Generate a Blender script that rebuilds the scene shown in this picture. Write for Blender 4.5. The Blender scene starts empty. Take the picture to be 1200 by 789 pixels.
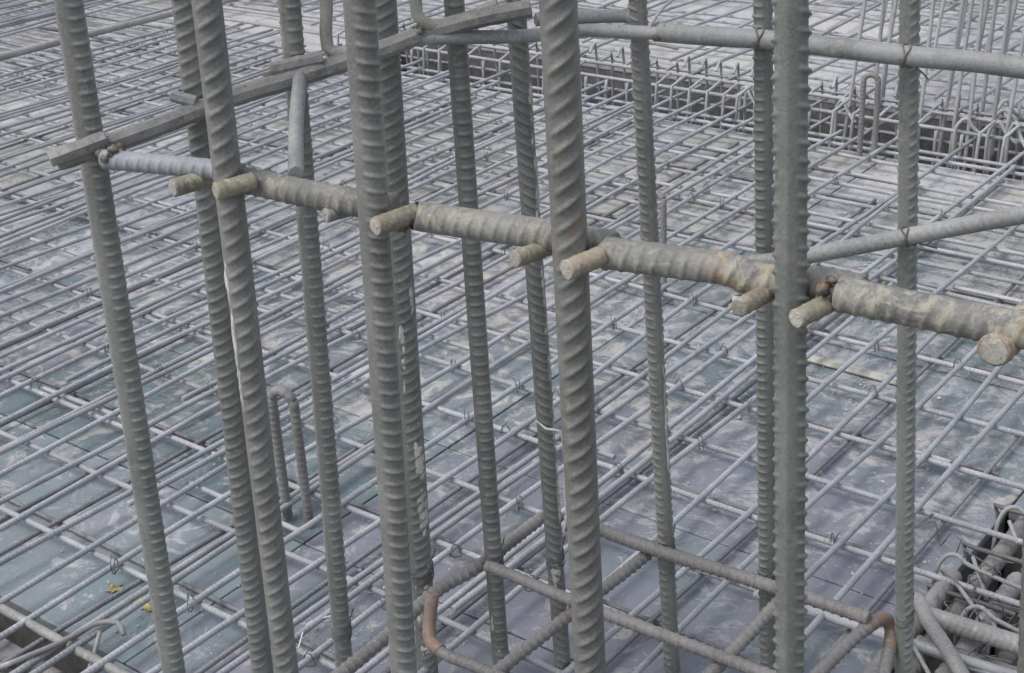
import bpy, math, random
import numpy as np
from mathutils import Matrix, Vector

random.seed(7)
rng = np.random.default_rng(11)
SC = bpy.context.scene
COL = SC.collection

# ------------------------------------------------------------------ camera
# x runs along the lower mat bars (to the right and nearer), y along the upper
# mat bars (away to the right), z up; z = 0 is where the two mat layers touch.
cam_d = bpy.data.cameras.new('camera')
cam = bpy.data.objects.new('camera', cam_d)
COL.objects.link(cam)
R = Matrix(((0.7928123722, 0.6074496508, -0.0495324553),
            (-0.2272374699, 0.3700314770, 0.9007995550),
            (0.5655189429, -0.7029094022, 0.4314008549)))
cam.matrix_world = Matrix.Translation((0, 0, 1.67)) @ R.transposed().to_4x4()
cam_d.sensor_width = 36
cam_d.lens = 36 * 1721.57 / 1200
cam_d.clip_start = 0.05
cam_d.clip_end = 300
SC.camera = cam

# ------------------------------------------------------------------ light: bright overcast day
SUN_EL, SUN_AZ = math.radians(60), math.radians(215)     # azimuth measured from +y towards +x
w = bpy.data.worlds.new('World')
SC.world = w
w.use_nodes = True
nt = w.node_tree
bg = nt.nodes['Background']
sky = nt.nodes.new('ShaderNodeTexSky')
sky.sky_type = 'NISHITA'
sky.sun_disc = False
sky.sun_elevation = SUN_EL
sky.sun_rotation = SUN_AZ
sky.dust_density = 3.0
hs = nt.nodes.new('ShaderNodeHueSaturation')
hs.inputs['Saturation'].default_value = 0.48
nt.links.new(sky.outputs[0], hs.inputs['Color'])
nt.links.new(hs.outputs[0], bg.inputs['Color'])
bg.inputs['Strength'].default_value = 0.15
sl = bpy.data.lights.new('sun', 'SUN')
sl.energy = 0.65
sl.angle = math.radians(25)
sl.color = (1.0, 0.97, 0.93)
sun = bpy.data.objects.new('sun', sl)
COL.objects.link(sun)
sd = Vector((math.sin(SUN_AZ) * math.cos(SUN_EL), math.cos(SUN_AZ) * math.cos(SUN_EL), math.sin(SUN_EL)))
sun.rotation_euler = sd.to_track_quat('Z', 'Y').to_euler()
sun.location = sd * 20
SC.view_settings.view_transform = 'Standard'
SC.view_settings.look = 'None'
SC.view_settings.exposure = 0.63
SC.view_settings.gamma = 1.0

# ------------------------------------------------------------------ materials
class NB:
    """small node builder"""
    def __init__(s, name):
        s.m = bpy.data.materials.new(name)
        s.m.use_nodes = True
        s.t = s.m.node_tree
        s.b = s.t.nodes['Principled BSDF']
        s.pos = s.t.nodes.new('ShaderNodeNewGeometry').outputs['Position']
    def n(s, kind, **kw):
        nd = s.t.nodes.new('ShaderNode' + kind)
        for k, v in kw.items(): setattr(nd, k, v)
        return nd
    def l(s, a, b): s.t.links.new(a, b)
    def noise(s, scale, detail=5, rough=0.6, vec=None, dist=0.0):
        nd = s.n('TexNoise')
        nd.inputs['Scale'].default_value = scale
        nd.inputs['Detail'].default_value = detail
        nd.inputs['Roughness'].default_value = rough
        nd.inputs['Distortion'].default_value = dist
        s.l(vec or s.pos, nd.inputs['Vector'])
        return nd.outputs['Fac']
    def ramp(s, fac, a, b):
        nd = s.n('MapRange')
        nd.interpolation_type = 'SMOOTHSTEP'
        nd.inputs['From Min'].default_value = a
        nd.inputs['From Max'].default_value = b
        s.l(fac, nd.inputs['Value'])
        return nd.outputs['Result']
    def mix(s, fac, a, b):
        nd = s.n('Mix', data_type='RGBA')
        for sock, v in ((nd.inputs[6], a), (nd.inputs[7], b)):
            if isinstance(v, tuple): sock.default_value = (*v, 1)
            else: s.l(v, sock)
        if isinstance(fac, (int, float)): nd.inputs[0].default_value = fac
        else: s.l(fac, nd.inputs[0])
        return nd.outputs[2]
    def math(s, op, a, b):
        nd = s.n('Math', operation=op)
        for i, v in enumerate((a, b)):
            if isinstance(v, (int, float)): nd.inputs[i].default_value = v
            else: s.l(v, nd.inputs[i])
        return nd.outputs[0]
    def bump(s, h, strength, dist):
        nd = s.n('Bump')
        nd.inputs['Strength'].default_value = strength
        nd.inputs['Distance'].default_value = dist
        s.l(h, nd.inputs['Height'])
        s.l(nd.outputs[0], s.b.inputs['Normal'])
    def rand(s):
        return s.n('ObjectInfo').outputs['Random']

def steel(name, base, dark, pale, rust=(0.20, 0.11, 0.06), rust_amt=0.66, pale_at=0.58, rough=0.55, ribs=0.0, spec=0.35, sc=1.0, mud=None, mud_at=0.5, worn=None):
    q = NB(name)
    a = q.ramp(q.noise(9 * sc), 0.35, 0.65)
    c = q.mix(a, dark, base)
    # streaks of cement dust
    b = q.ramp(q.noise(26 * sc, 6, 0.7), pale_at, pale_at + 0.16)
    c = q.mix(q.math('MULTIPLY', b, 0.75), c, pale)
    r = q.ramp(q.noise(17 * sc, 6, 0.7, dist=0.6), rust_amt, rust_amt + 0.08)
    c = q.mix(q.math('MULTIPLY', r, 0.7), c, rust)
    if mud:
        m1 = q.ramp(q.noise(24 * sc, 9, 0.78, dist=0.9), mud_at, mud_at + 0.07)
        c = q.mix(q.math('MULTIPLY', m1, 0.85), c, mud)
        m2 = q.ramp(q.noise(38 * sc, 6, 0.7, dist=0.5), 0.57, 0.66)
        c = q.mix(q.math('MULTIPLY', m2, 0.6), c, dark)
    if worn:
        pt = q.ramp(q.n('NewGeometry').outputs['Pointiness'], 0.512, 0.56)
        c = q.mix(q.math('MULTIPLY', pt, q.ramp(q.noise(40, 4), 0.3, 0.6)), c, worn)
    dk = q.ramp(q.noise(95, 5, 0.7), 0.56, 0.66)
    c = q.mix(q.math('MULTIPLY', dk, 0.45), c, tuple(v * 0.62 for v in dark))
    sp = q.ramp(q.noise(210, 3, 0.6), 0.40, 0.68)
    c = q.mix(q.math('MULTIPLY', sp, 0.28), c, pale)
    # every bar a little lighter or darker
    h = q.n('HueSaturation')
    q.l(c, h.inputs['Color'])
    v = q.math('MULTIPLY_ADD', q.rand(), 0.22); v.node.inputs[2].default_value = 0.89
    q.l(v, h.inputs['Value'])
    q.l(h.outputs[0], q.b.inputs['Base Color'])
    rr = q.math('MULTIPLY_ADD', q.noise(60), 0.35); rr.node.inputs[2].default_value = rough - 0.17
    q.l(rr, q.b.inputs['Roughness'])
    q.b.inputs['Specular IOR Level'].default_value = spec
    hgt = q.noise(330, 3, 0.6)
    if ribs:
        tc = q.n('TexCoord')
        wv = q.n('TexWave', wave_type='BANDS', bands_direction='Y', wave_profile='SIN')
        wv.inputs['Scale'].default_value = 31
        wv.inputs['Distortion'].default_value = 0.6
        q.l(tc.outputs['Object'], wv.inputs['Vector'])
        hgt = q.math('MULTIPLY_ADD', q.ramp(wv.outputs['Fac'], 0.6, 1.0), ribs); hgt.node.inputs[2].default_value = 0
        h2 = q.math('MULTIPLY_ADD', q.noise(330, 3, 0.6), 0.35)
        q.l(hgt, h2.node.inputs[2]); hgt = h2
        q.bump(hgt, 0.7, 0.0012)
    else:
        q.bump(hgt, 0.45, 0.0012)
    return q.m

M_VERT = steel('bar_steel', (0.208, 0.208, 0.190), (0.156, 0.156, 0.144), (0.31, 0.308, 0.284), rust_amt=0.70, mud=(0.255, 0.252, 0.225), mud_at=0.55, worn=(0.36, 0.355, 0.33), rough=0.46, spec=0.5)
M_VERT_G = steel('bar_steel_greenish', (0.203, 0.210, 0.190), (0.156, 0.162, 0.147), (0.30, 0.306, 0.288), rust_amt=0.70, mud=(0.235, 0.235, 0.205), mud_at=0.55, worn=(0.36, 0.355, 0.33), rough=0.46, spec=0.5)
M_VERT_RUST = steel('bar_steel_rusty', (0.212, 0.210, 0.192), (0.16, 0.158, 0.145), (0.31, 0.302, 0.275), rust=(0.27, 0.18, 0.12), rust_amt=0.63, mud=(0.25, 0.24, 0.19), mud_at=0.54, worn=(0.36, 0.355, 0.33), rough=0.46, spec=0.5)
M_MAT = steel('mat_bar_steel', (0.355, 0.36, 0.375), (0.245, 0.25, 0.263), (0.50, 0.505, 0.515), rust_amt=0.72, rough=0.5, ribs=0.8)
M_MAT2 = steel('lower_mat_bar_steel', (0.365, 0.37, 0.385), (0.26, 0.265, 0.275), (0.50, 0.505, 0.515), rust_amt=0.70, rough=0.5, ribs=0.8)
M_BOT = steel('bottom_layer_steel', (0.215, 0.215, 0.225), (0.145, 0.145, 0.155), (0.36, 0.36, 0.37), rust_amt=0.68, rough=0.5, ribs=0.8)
M_STARTER = steel('pale_starter_steel', (0.42, 0.42, 0.415), (0.32, 0.32, 0.32), (0.55, 0.55, 0.54), rust_amt=0.72, ribs=0.8)
M_DIRTY = steel('dusty_bar_steel', (0.29, 0.28, 0.27), (0.20, 0.195, 0.19), (0.42, 0.41, 0.39), pale_at=0.52, rust_amt=0.68)
M_HOOP = steel('muddy_hoop_steel', (0.225, 0.22, 0.20), (0.14, 0.138, 0.13), (0.34, 0.33, 0.29), rust=(0.32, 0.21, 0.10), rust_amt=0.58, mud=(0.335, 0.312, 0.245), mud_at=0.50, worn=(0.38, 0.37, 0.33))
M_HOOP_BLUE = steel('bluish_hoop_steel', (0.27, 0.28, 0.30), (0.20, 0.21, 0.22), (0.38, 0.39, 0.40), rust_amt=0.75)
M_HOOP_PALE = steel('pale_hoop_steel', (0.30, 0.305, 0.30), (0.20, 0.205, 0.20), (0.42, 0.42, 0.41), rust_amt=0.70, mud=(0.33, 0.32, 0.28), mud_at=0.55)
M_STUB = steel('yellowish_cut_end_steel', (0.30, 0.275, 0.20), (0.19, 0.18, 0.14), (0.42, 0.39, 0.31), rust=(0.30, 0.19, 0.10), rust_amt=0.58, mud=(0.37, 0.335, 0.24), mud_at=0.52, sc=2)
M_STUB_ORANGE = steel('orange_cut_end_steel', (0.33, 0.27, 0.20), (0.22, 0.185, 0.145), (0.43, 0.37, 0.29), rust=(0.31, 0.18, 0.10), rust_amt=0.58, mud=(0.40, 0.34, 0.26), mud_at=0.5, sc=2)
M_RUST = steel('rusty_bar_steel', (0.225, 0.165, 0.130), (0.17, 0.13, 0.105), (0.33, 0.27, 0.225), rust=(0.28, 0.13, 0.07), rust_amt=0.52, mud=(0.24, 0.20, 0.17), mud_at=0.53, sc=2)
M_TIE = steel('tie_bar_steel', (0.225, 0.215, 0.205), (0.165, 0.158, 0.15), (0.34, 0.33, 0.32), rust=(0.20, 0.145, 0.10), rust_amt=0.60, worn=(0.36, 0.35, 0.34))
M_RAIL = steel('dusty_rail_steel', (0.27, 0.265, 0.25), (0.175, 0.172, 0.165), (0.36, 0.35, 0.325), rust=(0.22, 0.16, 0.11), rust_amt=0.60, mud=(0.30, 0.285, 0.24), mud_at=0.52)
M_PALE = steel('pale_dirty_bar', (0.39, 0.375, 0.32), (0.26, 0.25, 0.22), (0.50, 0.49, 0.43), rust_amt=0.66, mud=(0.32, 0.30, 0.25), mud_at=0.5, sc=2)
M_CUT = steel('sawn_face_steel', (0.42, 0.40, 0.34), (0.25, 0.24, 0.21), (0.54, 0.52, 0.46), rust=(0.25, 0.15, 0.09), rust_amt=0.55, sc=3)
M_WELD = steel('weld_steel', (0.16, 0.145, 0.12), (0.07, 0.065, 0.06), (0.36, 0.33, 0.30), rust=(0.25, 0.11, 0.05), rust_amt=0.52, rough=0.4, sc=3)
M_WIRE = steel('tie_wire_steel', (0.15, 0.145, 0.14), (0.09, 0.09, 0.09), (0.24, 0.235, 0.23))
M_SPLASH = steel('mortar', (0.50, 0.48, 0.42), (0.34, 0.33, 0.29), (0.66, 0.65, 0.60), rust_amt=0.8, pale_at=0.48, rough=0.8)
M_STRING = steel('white_string', (0.62, 0.61, 0.56), (0.5, 0.5, 0.47), (0.7, 0.7, 0.68), rust_amt=0.9, rough=0.8)
M_CRUMB = steel('concrete_crumb', (0.52, 0.52, 0.50), (0.40, 0.40, 0.39), (0.68, 0.68, 0.67), rust_amt=0.9, rough=0.85)

def flat(name, col, rough=0.7, var=0.25, scale=40):
    q = NB(name)
    c = q.mix(q.ramp(q.noise(scale), 0.3, 0.7), tuple(x * (1 - var) for x in col), tuple(min(1, x * (1 + var)) for x in col))
    q.l(c, q.b.inputs['Base Color'])
    q.b.inputs['Roughness'].default_value = rough
    q.bump(q.noise(scale * 5), 0.3, 0.002)
    return q.m

M_LEAF = flat('dry_yellow_leaf', (0.36, 0.31, 0.12), 0.7, .5, 70)
M_PLANK = flat('pale_plank', (0.35, 0.345, 0.305), 0.7, .35, 22)
M_TIMBER = flat('weathered_timber', (0.16, 0.158, 0.155), 0.8)
M_GROUND = flat('pit_soil', (0.075, 0.070, 0.065), 0.9)
M_RED = flat('faded_red_cloth', (0.33, 0.06, 0.07), 0.8)
M_BLOCK = flat('spacer_concrete', (0.36, 0.36, 0.35), 0.85)

def floor_material():
    q = NB('wet_form_panel')
    sep = q.n('SeparateXYZ'); q.l(q.pos, sep.inputs[0])
    far = q.math('SUBTRACT', q.math('MULTIPLY', sep.outputs[1], 0.056), q.math('MULTIPLY', sep.outputs[0], 0.024))
    # films of form oil and water: greenish, bluish and violet greys that change from panel to panel
    rnd = q.rand()
    c = q.mix(q.ramp(rnd, 0.25, 0.55), (0.150, 0.192, 0.204), (0.186, 0.190, 0.222))
    c = q.mix(q.ramp(rnd, 0.75, 0.80), c, (0.176, 0.200, 0.218))
    c = q.mix(q.math('MULTIPLY', q.ramp(q.noise(3.1, 6, 0.65, dist=0.9), 0.45, 0.60), 0.50), c, (0.135, 0.192, 0.198))
    c = q.mix(q.math('MULTIPLY', q.ramp(q.noise(4.7, 6, 0.65, dist=0.9), 0.50, 0.62), 0.50), c, (0.215, 0.208, 0.245))
    # dark wet stains
    n3 = q.noise(9, 7, 0.72, dist=1.2)
    c = q.mix(q.math('MULTIPLY', q.ramp(n3, 0.56, 0.66), 0.34), c, (0.105, 0.115, 0.122))
    # dried cement slurry, ragged, more of it in the far bays
    n1 = q.math('ADD', q.noise(11, 10, 0.74, dist=1.1), far)
    slurry = q.mix(q.ramp(q.noise(1.1, 3), 0.4, 0.6), (0.49, 0.46, 0.41), (0.45, 0.445, 0.45))
    s1 = q.math('MULTIPLY', q.ramp(n1, 0.645, 0.78), q.ramp(q.noise(60, 5, 0.7), 0.20, 0.52))
    c = q.mix(q.math('MULTIPLY', s1, 0.72), c, slurry)
    n2 = q.math('ADD', q.noise(46, 7, 0.75, dist=0.8), q.math('MULTIPLY', far, 0.35))
    c = q.mix(q.math('MULTIPLY', q.ramp(n2, 0.64, 0.72), 0.5), c, (0.46, 0.46, 0.46))
    # scratches
    mp = q.n('Mapping'); mp.inputs['Scale'].default_value = (90, 5, 1); mp.inputs['Rotation'].default_value = (0, 0, 0.5)
    q.l(q.pos, mp.inputs['Vector'])
    sc_ = q.ramp(q.noise(1, 3, 0.6, vec=mp.outputs[0]), 0.66, 0.72)
    c = q.mix(q.math('MULTIPLY', sc_, 0.30), c, (0.36, 0.37, 0.38))
    h = q.n('HueSaturation'); q.l(c, h.inputs['Color'])
    v = q.math('MULTIPLY_ADD', q.rand(), 0.30); v.node.inputs[2].default_value = 0.88
    q.l(v, h.inputs['Value'])
    q.l(h.outputs[0], q.b.inputs['Base Color'])
    wet = q.ramp(q.noise(2.6, 6, 0.65, dist=0.8), 0.43, 0.56)
    ro = q.math('MULTIPLY_ADD', wet, 0.42); ro.node.inputs[2].default_value = 0.10
    ro1 = q.math('MULTIPLY_ADD', s1, 0.3); q.l(ro, ro1.node.inputs[2])
    ro2 = q.math('MULTIPLY_ADD', q.noise(45), 0.14); q.l(ro1, ro2.node.inputs[2])
    q.l(ro2, q.b.inputs['Roughness'])
    q.b.inputs['Specular IOR Level'].default_value = 0.5
    hgt = q.math('ADD', q.math('MULTIPLY', q.noise(70, 5, 0.65), wet), q.math('MULTIPLY', s1, 1.2))
    q.bump(hgt, 0.35, 0.003)
    return q.m
M_FLOOR = floor_material()

# ------------------------------------------------------------------ mesh helpers
def mesh_from(name, V, F, mat, smooth=True):
    me = bpy.data.meshes.new(name)
    V = np.asarray(V, np.float32); F = np.asarray(F, np.int32)
    k = F.shape[1]
    me.vertices.add(len(V)); me.vertices.foreach_set('co', V.ravel())
    me.loops.add(F.size); me.loops.foreach_set('vertex_index', F.ravel())
    me.polygons.add(len(F)); me.polygons.foreach_set('loop_start', np.arange(0, F.size, k, dtype=np.int32))
    me.polygons.foreach_set('use_smooth', np.full(len(F), smooth))
    me.update(calc_edges=True); me.validate()
    me.materials.append(mat)
    return me

def link(name, me, parent=None):
    o = bpy.data.objects.new(name, me)
    COL.objects.link(o)
    if parent: o.parent = parent
    return o

def tag(o, label=None, cat=None, group=None, kind=None):
    for k, v in (('label', label), ('category', cat), ('group', group), ('kind', kind)):
        if v: o[k] = v
    return o

def smooth_path(P, step):
    """resample a polyline as a Catmull-Rom curve at about the given step"""
    P = np.asarray(P, float)
    if len(P) == 2:
        n = max(2, int(np.linalg.norm(P[1] - P[0]) / step) + 1)
        t = np.linspace(0, 1, n)[:, None]
        return P[0] * (1 - t) + P[1] * t
    Q = np.vstack([2 * P[0] - P[1], P, 2 * P[-1] - P[-2]])
    out = []
    for i in range(1, len(Q) - 2):
        n = max(2, int(np.linalg.norm(Q[i + 1] - Q[i]) / step))
        t = np.linspace(0, 1, n, endpoint=False)[:, None]
        a, b, c, d = Q[i - 1], Q[i], Q[i + 1], Q[i + 2]
        out.append(0.5 * (2 * b + (c - a) * t + (2 * a - 5 * b + 4 * c - d) * t ** 2 + (3 * b - a - 3 * c + d) * t ** 3))
    out.append(P[-1][None])
    return np.vstack(out)

def frames(C):
    T = np.gradient(C, axis=0); T /= np.linalg.norm(T, axis=1)[:, None]
    up = np.array([0, 0, 1.0]) if abs(T[0, 2]) < 0.9 else np.array([1.0, 0, 0])
    N = np.zeros_like(T); n = up
    for i in range(len(T)):
        n = n - T[i] * (n @ T[i]); n = n / np.linalg.norm(n); N[i] = n
    return T, N, np.cross(T, N)

def sweep(P, r, nth=10, step=0.03, pitch=0, rib=0.08, slant=0.0, halfw=1.25, lrib=0.05, spp=8, roll=0.0, rough=0.0, curve=0.0, capsq=False):
    """deformed bar along a path: crescent lugs in two rows and two long ribs"""
    if pitch: step = pitch / spp
    C = smooth_path(P, step)
    T, N, B = frames(C)
    s = np.concatenate([[0], np.cumsum(np.linalg.norm(np.diff(C, axis=0), axis=1))])
    th = np.linspace(0, 2 * np.pi, nth, endpoint=False)
    S, TH = np.meshgrid(s, th, indexing='ij')
    rr = np.ones_like(S)
    if pitch:
        for ctr, sg, off in ((np.pi / 2, 1, 0.0), (3 * np.pi / 2, -1, 0.5)):
            u = (TH - ctr) / halfw
            amp = np.sqrt(np.clip(1 - u * u, 0, 1))
            k = (S + sg * slant * r * u + curve * r * u * u) / pitch + off
            idx = np.floor(k)
            jit = 0.8 + 0.4 * np.abs(np.sin(idx * 12.9898 + ctr) * 43758.5) % 1 * 0.5
            f = k - idx - 0.5
            rr += rib * amp * jit * np.exp(-np.abs(f / (0.150 if pitch > .0145 else .135)) ** 3)
        dl = np.minimum(np.minimum(TH, 2 * np.pi - TH), np.abs(TH - np.pi))
        rr += lrib * np.exp(-(dl / 0.16) ** 2)
    if rough:
        rr += rough * rng.normal(size=rr.shape)
    a = TH + roll
    V = C[:, None] + r * rr[..., None] * (np.cos(a)[..., None] * N[:, None] + np.sin(a)[..., None] * B[:, None])
    n, m = S.shape
    i = np.arange(n - 1)[:, None] * m; j = np.arange(m)[None]
    F = np.stack([i + j, i + (j + 1) % m, i + m + (j + 1) % m, i + m + j], -1).reshape(-1, 4)
    V = V.reshape(-1, 3)
    # flat cut ends with a small chamfer
    for e, base, flip in ((0, 0, True), (n - 1, (n - 1) * m, False)):
        d = -T[e] if flip else T[e]
        b = len(V)
        ring = C[e] + (V[base:base + m] - C[e]) * 0.86 + d * r * 0.12
        V = np.vstack([V, ring, C[e] + d * r * 0.12])
        q = []
        for x in range(m):
            y = (x + 1) % m
            A = [base + x, base + y, b + y, b + x]; D = [b + x, b + y, b + m, b + m]
            q += [A[::-1] if flip else A, D[::-1] if flip else D]
        F = np.vstack([F, q])
    # orient outward (grid above is inward for this frame handedness)
    return V, F[:, ::-1]

def bar(name, P, r, mat, parent=None, flat=False, **kw):
    V, F = sweep(P, r, **kw)
    me = bar_mesh(name, V, F, mat)
    if flat: me.polygons.foreach_set('use_smooth', np.zeros(len(me.polygons), bool))
    return link(name, me, parent)

def bar_mesh(name, V, F, mat):
    # quads with a doubled last index are triangles
    tri = F[:, 2] == F[:, 3]
    tri |= F[:, 0] == F[:, 1]
    me = bpy.data.meshes.new(name)
    faces = F[~tri]; tris = np.array([list(dict.fromkeys(f)) for f in F[tri].tolist()], np.int32).reshape(-1, 3)
    me.vertices.add(len(V)); me.vertices.foreach_set('co', np.asarray(V, np.float32).ravel())
    loops = np.concatenate([faces.ravel(), tris.ravel()]).astype(np.int32)
    st = np.concatenate([np.arange(len(faces)) * 4, len(faces) * 4 + np.arange(len(tris)) * 3]).astype(np.int32)
    me.loops.add(len(loops)); me.loops.foreach_set('vertex_index', loops)
    me.polygons.add(len(st)); me.polygons.foreach_set('loop_start', st)
    me.polygons.foreach_set('use_smooth', np.concatenate([np.ones(len(faces), bool), np.zeros(len(tris), bool)]))
    me.update(calc_edges=True)
    me.materials.append(mat)
    return me

def box_mesh(name, x, y, z, mat, bev=0.004, jit=0.0):
    import bmesh
    bm = bmesh.new()
    bmesh.ops.create_cube(bm, size=1)
    for v in bm.verts: v.co = Vector((v.co.x * x, v.co.y * y, v.co.z * z)) + Vector([random.uniform(-jit, jit) for _ in range(3)])
    if bev: bmesh.ops.bevel(bm, geom=bm.edges[:], offset=bev, segments=1, affect='EDGES')
    me = bpy.data.meshes.new(name); bm.to_mesh(me); bm.free()
    me.materials.append(mat)
    return me

def blob_mesh(name, pts, rad, mat, seed=0, sub=2, rough=0.35):
    """a lumpy crust: noise-pushed little spheres run together"""
    import bmesh
    rr = random.Random(seed)
    bm = bmesh.new()
    for p in pts:
        g = bmesh.ops.create_icosphere(bm, subdivisions=sub, radius=1)
        sx, sy, sz = [rad * rr.uniform(0.45, 0.95) for _ in range(3)]
        for v in g['verts']:
            n = 1 + rough * rr.uniform(-1, 1)
            v.co = Vector(p) + Vector((v.co.x * sx * n, v.co.y * sy * n, v.co.z * sz * n))
    for f in bm.faces: f.smooth = True
    me = bpy.data.meshes.new(name); bm.to_mesh(me); bm.free()
    me.materials.append(mat)
    return me

# ------------------------------------------------------------------ setting: pit ground and formwork deck
gm = mesh_from('ground', [(-60, -60, -0.62), (60, -60, -0.62), (60, 80, -0.62), (-60, 80, -0.62)], [(0, 1, 2, 3)], M_GROUND, False)
tag(link('ground', gm), kind='structure')

FZ = -0.0385                                  # top of the form panels
floor = bpy.data.objects.new('formwork_floor', None)
COL.objects.link(floor)
tag(floor, kind='structure')
_pm = {}
def panels(x0, x1, y0, y1, px, py):
    nx, ny = max(1, round((x1 - x0) / px)), max(1, round((y1 - y0) / py))
    sx, sy = (x1 - x0) / nx, (y1 - y0) / ny
    key = (round(sx, 3), round(sy, 3))
    if key not in _pm: _pm[key] = box_mesh('panel', sx - 0.004, sy - 0.004, 0.02, M_FLOOR, 0.0015)
    for i in range(nx):
        for j in range(ny):
            o = link('panel', _pm[key], floor)
            o.location = (x0 + (i + .5) * sx, y0 + (j + .5) * sy, FZ - 0.01 + random.uniform(-0.0015, 0.0015))
            o.rotation_euler = (random.gauss(0, .0015), random.gauss(0, .0012), random.choice((0, math.pi)))
panels(-2.02, -0.835, -1.2, 1.27, 0.6, 0.62)
panels(-9.0, -0.835, 1.27, 4.62, 1.17, 0.48)
panels(-0.835, 0.6, 2.66, 4.62, 1.44, 0.49)
panels(-9.0, -3.0, -1.2, 1.27, 1.2, 1.2)
panels(-16.0, 2.0, 5.16, 13.0, 1.5, 1.5)
panels(-9.0, -4.75, 4.62, 5.16, .85, .54)
panels(-16.0, -9.0, -1.2, 5.16, 1.75, 1.6)
# pit side boards
def pit_wall(x0, y0, x1, y1):
    L = math.hypot(x1 - x0, y1 - y0)
    o = link('pit_wall', box_mesh('pit_wall', L, 0.03, 0.56, M_TIMBER, 0.002))
    o.location = ((x0 + x1) / 2, (y0 + y1) / 2, -0.335); o.rotation_euler.z = math.atan2(y1 - y0, x1 - x0)
    tag(o, kind='structure')
pit_wall(-9.0, 4.604, 0.6, 4.604); pit_wall(-9.0, 5.18, 0.6, 5.18)
pit_wall(-0.852, -1.2, -0.852, 2.66); pit_wall(-0.83, 2.678, 0.6, 2.678)
pit_wall(-3.0, 1.288, -2.02, 1.288); pit_wall(-2.004, 0.3, -2.004, 1.27)

# ------------------------------------------------------------------ mat bars
def wobbly(L, r, seed, amp=0.004, n=70):
    g = np.random.default_rng(seed)
    y = np.linspace(0, L, n)
    x = sum(g.normal(0, amp) * np.sin(y * k + g.uniform(0, 6)) for k in (0.7, 1.6, 3.1))
    z = sum(g.normal(0, amp * 0.45) * np.sin(y * k + g.uniform(0, 6)) for k in (1.1, 2.7, 4.9))
    return sweep(np.stack([x, y, z], 1), r, nth=10, step=L / n * 0.99)
UP = [bar_mesh('mat_bar', *wobbly(4.6, (0.0070, 0.0066, 0.0068, 0.0064, 0.0067)[i], 30 + i, .006), M_MAT) for i in range(5)]
UP_S = [bar_mesh('mat_bar_short', *wobbly(2.9, 0.0067, 60 + i, .006), M_MAT) for i in range(4)]
LOW = [bar_mesh('lower_mat_bar', *wobbly(5.2, 0.0065, 90 + i), M_MAT2) for i in range(5)]
FAR = [bar_mesh('far_mat_bar', *wobbly(7.5, 0.0075, 120 + i, 0.012), M_MAT) for i in range(5)]
FARL = [bar_mesh('far_lower_bar', *wobbly(8.5, 0.0065, 150 + i, 0.010), M_MAT2) for i in range(4)]

# tie wire: a small twisted loop over a crossing, with two tails
def wire_mesh(seed):
    g = random.Random(seed)
    P = [(-.0085, -.0085, -.010), (-.003, -.003, .0158), (.004, .004, .0158), (.0095, .0095, -.008), (.003, .009, -.0145), (-.008, .000, -.013),
         (-.0095, .003, .004), (-.006, .0075, .0150), (g.uniform(-.010, .002), .0125, .0155 + g.uniform(0, .010))]
    return bar_mesh('tie_wire', *sweep(P, 0.0011, nth=5, step=0.004), M_WIRE)
WIRES = [wire_mesh(i) for i in range(4)]

U_NEAR = [-2.531, -2.414, -2.317, -2.211, -2.099, -1.989, -1.882, -1.766, -1.668, -1.570, -1.471, -1.358, -1.262, -1.152, -1.059, -0.962]
U_MID = [-2.63, -2.735, -2.83, -2.94, -3.05, -3.15, -3.25, -3.33, -3.409, -3.503, -3.595, -3.671, -3.786, -3.884, -3.955, -4.05, -4.13, -4.209, -4.291,
         -4.415, -4.545, -4.65, -4.74, -4.86, -4.95, -5.06, -5.16, -5.25, -5.37, -5.46, -5.56, -5.66, -5.75]
V_YS = [1.43, 1.637, 1.85, 2.07, 2.296, 2.494, 2.70, 2.915, 3.15, 3.35, 3.54, 3.72, 3.83, 3.92, 4.06, 4.20, 4.30, 4.445, 4.56]
SHORT = {-1.882: 3.48, -1.668: 3.30, -1.471: 3.52, -1.262: 3.40, -1.059: 3.75}
ZU, ZL = 0.0073, -0.0066
tails = {}
for x in U_NEAR + U_MID:
    nm = 'mat_bar'
    if x in SHORT:
        o = link(nm, random.choice(UP_S)); end = SHORT[x]; L = 2.9
    else:
        o = link(nm, random.choice(UP)); end = random.uniform(4.66, 5.25) if x > -3 else random.uniform(4.45, 4.9); L = 4.6
    o.location = (x, end - L, ZU); o.rotation_euler.z = random.gauss(0, 0.0022)
    if x > -2.2 and x not in SHORT:
        tag(o, 'long light grey bar near the column running up to the back trench', 'reinforcing bar', 'long upper bars of the mat around the column')
    elif x in SHORT:
        tag(o, 'light grey upper bar that stops short, its cut end lying on the mat', 'reinforcing bar', 'upper bars that stop short of the trench')
    else:
        tag(o, 'thin light grey upper bar of the closely barred mat on the left', 'reinforcing bar', 'upper bars of the mat on the left')
    for y in V_YS:                                        # wires at some crossings
        d = math.hypot(x, y)
        if d < 5 and y < end and random.random() < (0.34 if d < 3.6 else 0.14):
            wo = link('tie_wire', random.choice(WIRES), o)
            wo.matrix_parent_inverse = Matrix()
            wo.location = (0, y - (end - L), 0)
            wo.rotation_euler.z = random.choice((0, math.pi / 2, math.pi, -math.pi / 2)) + random.uniform(-.3, .3)
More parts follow.
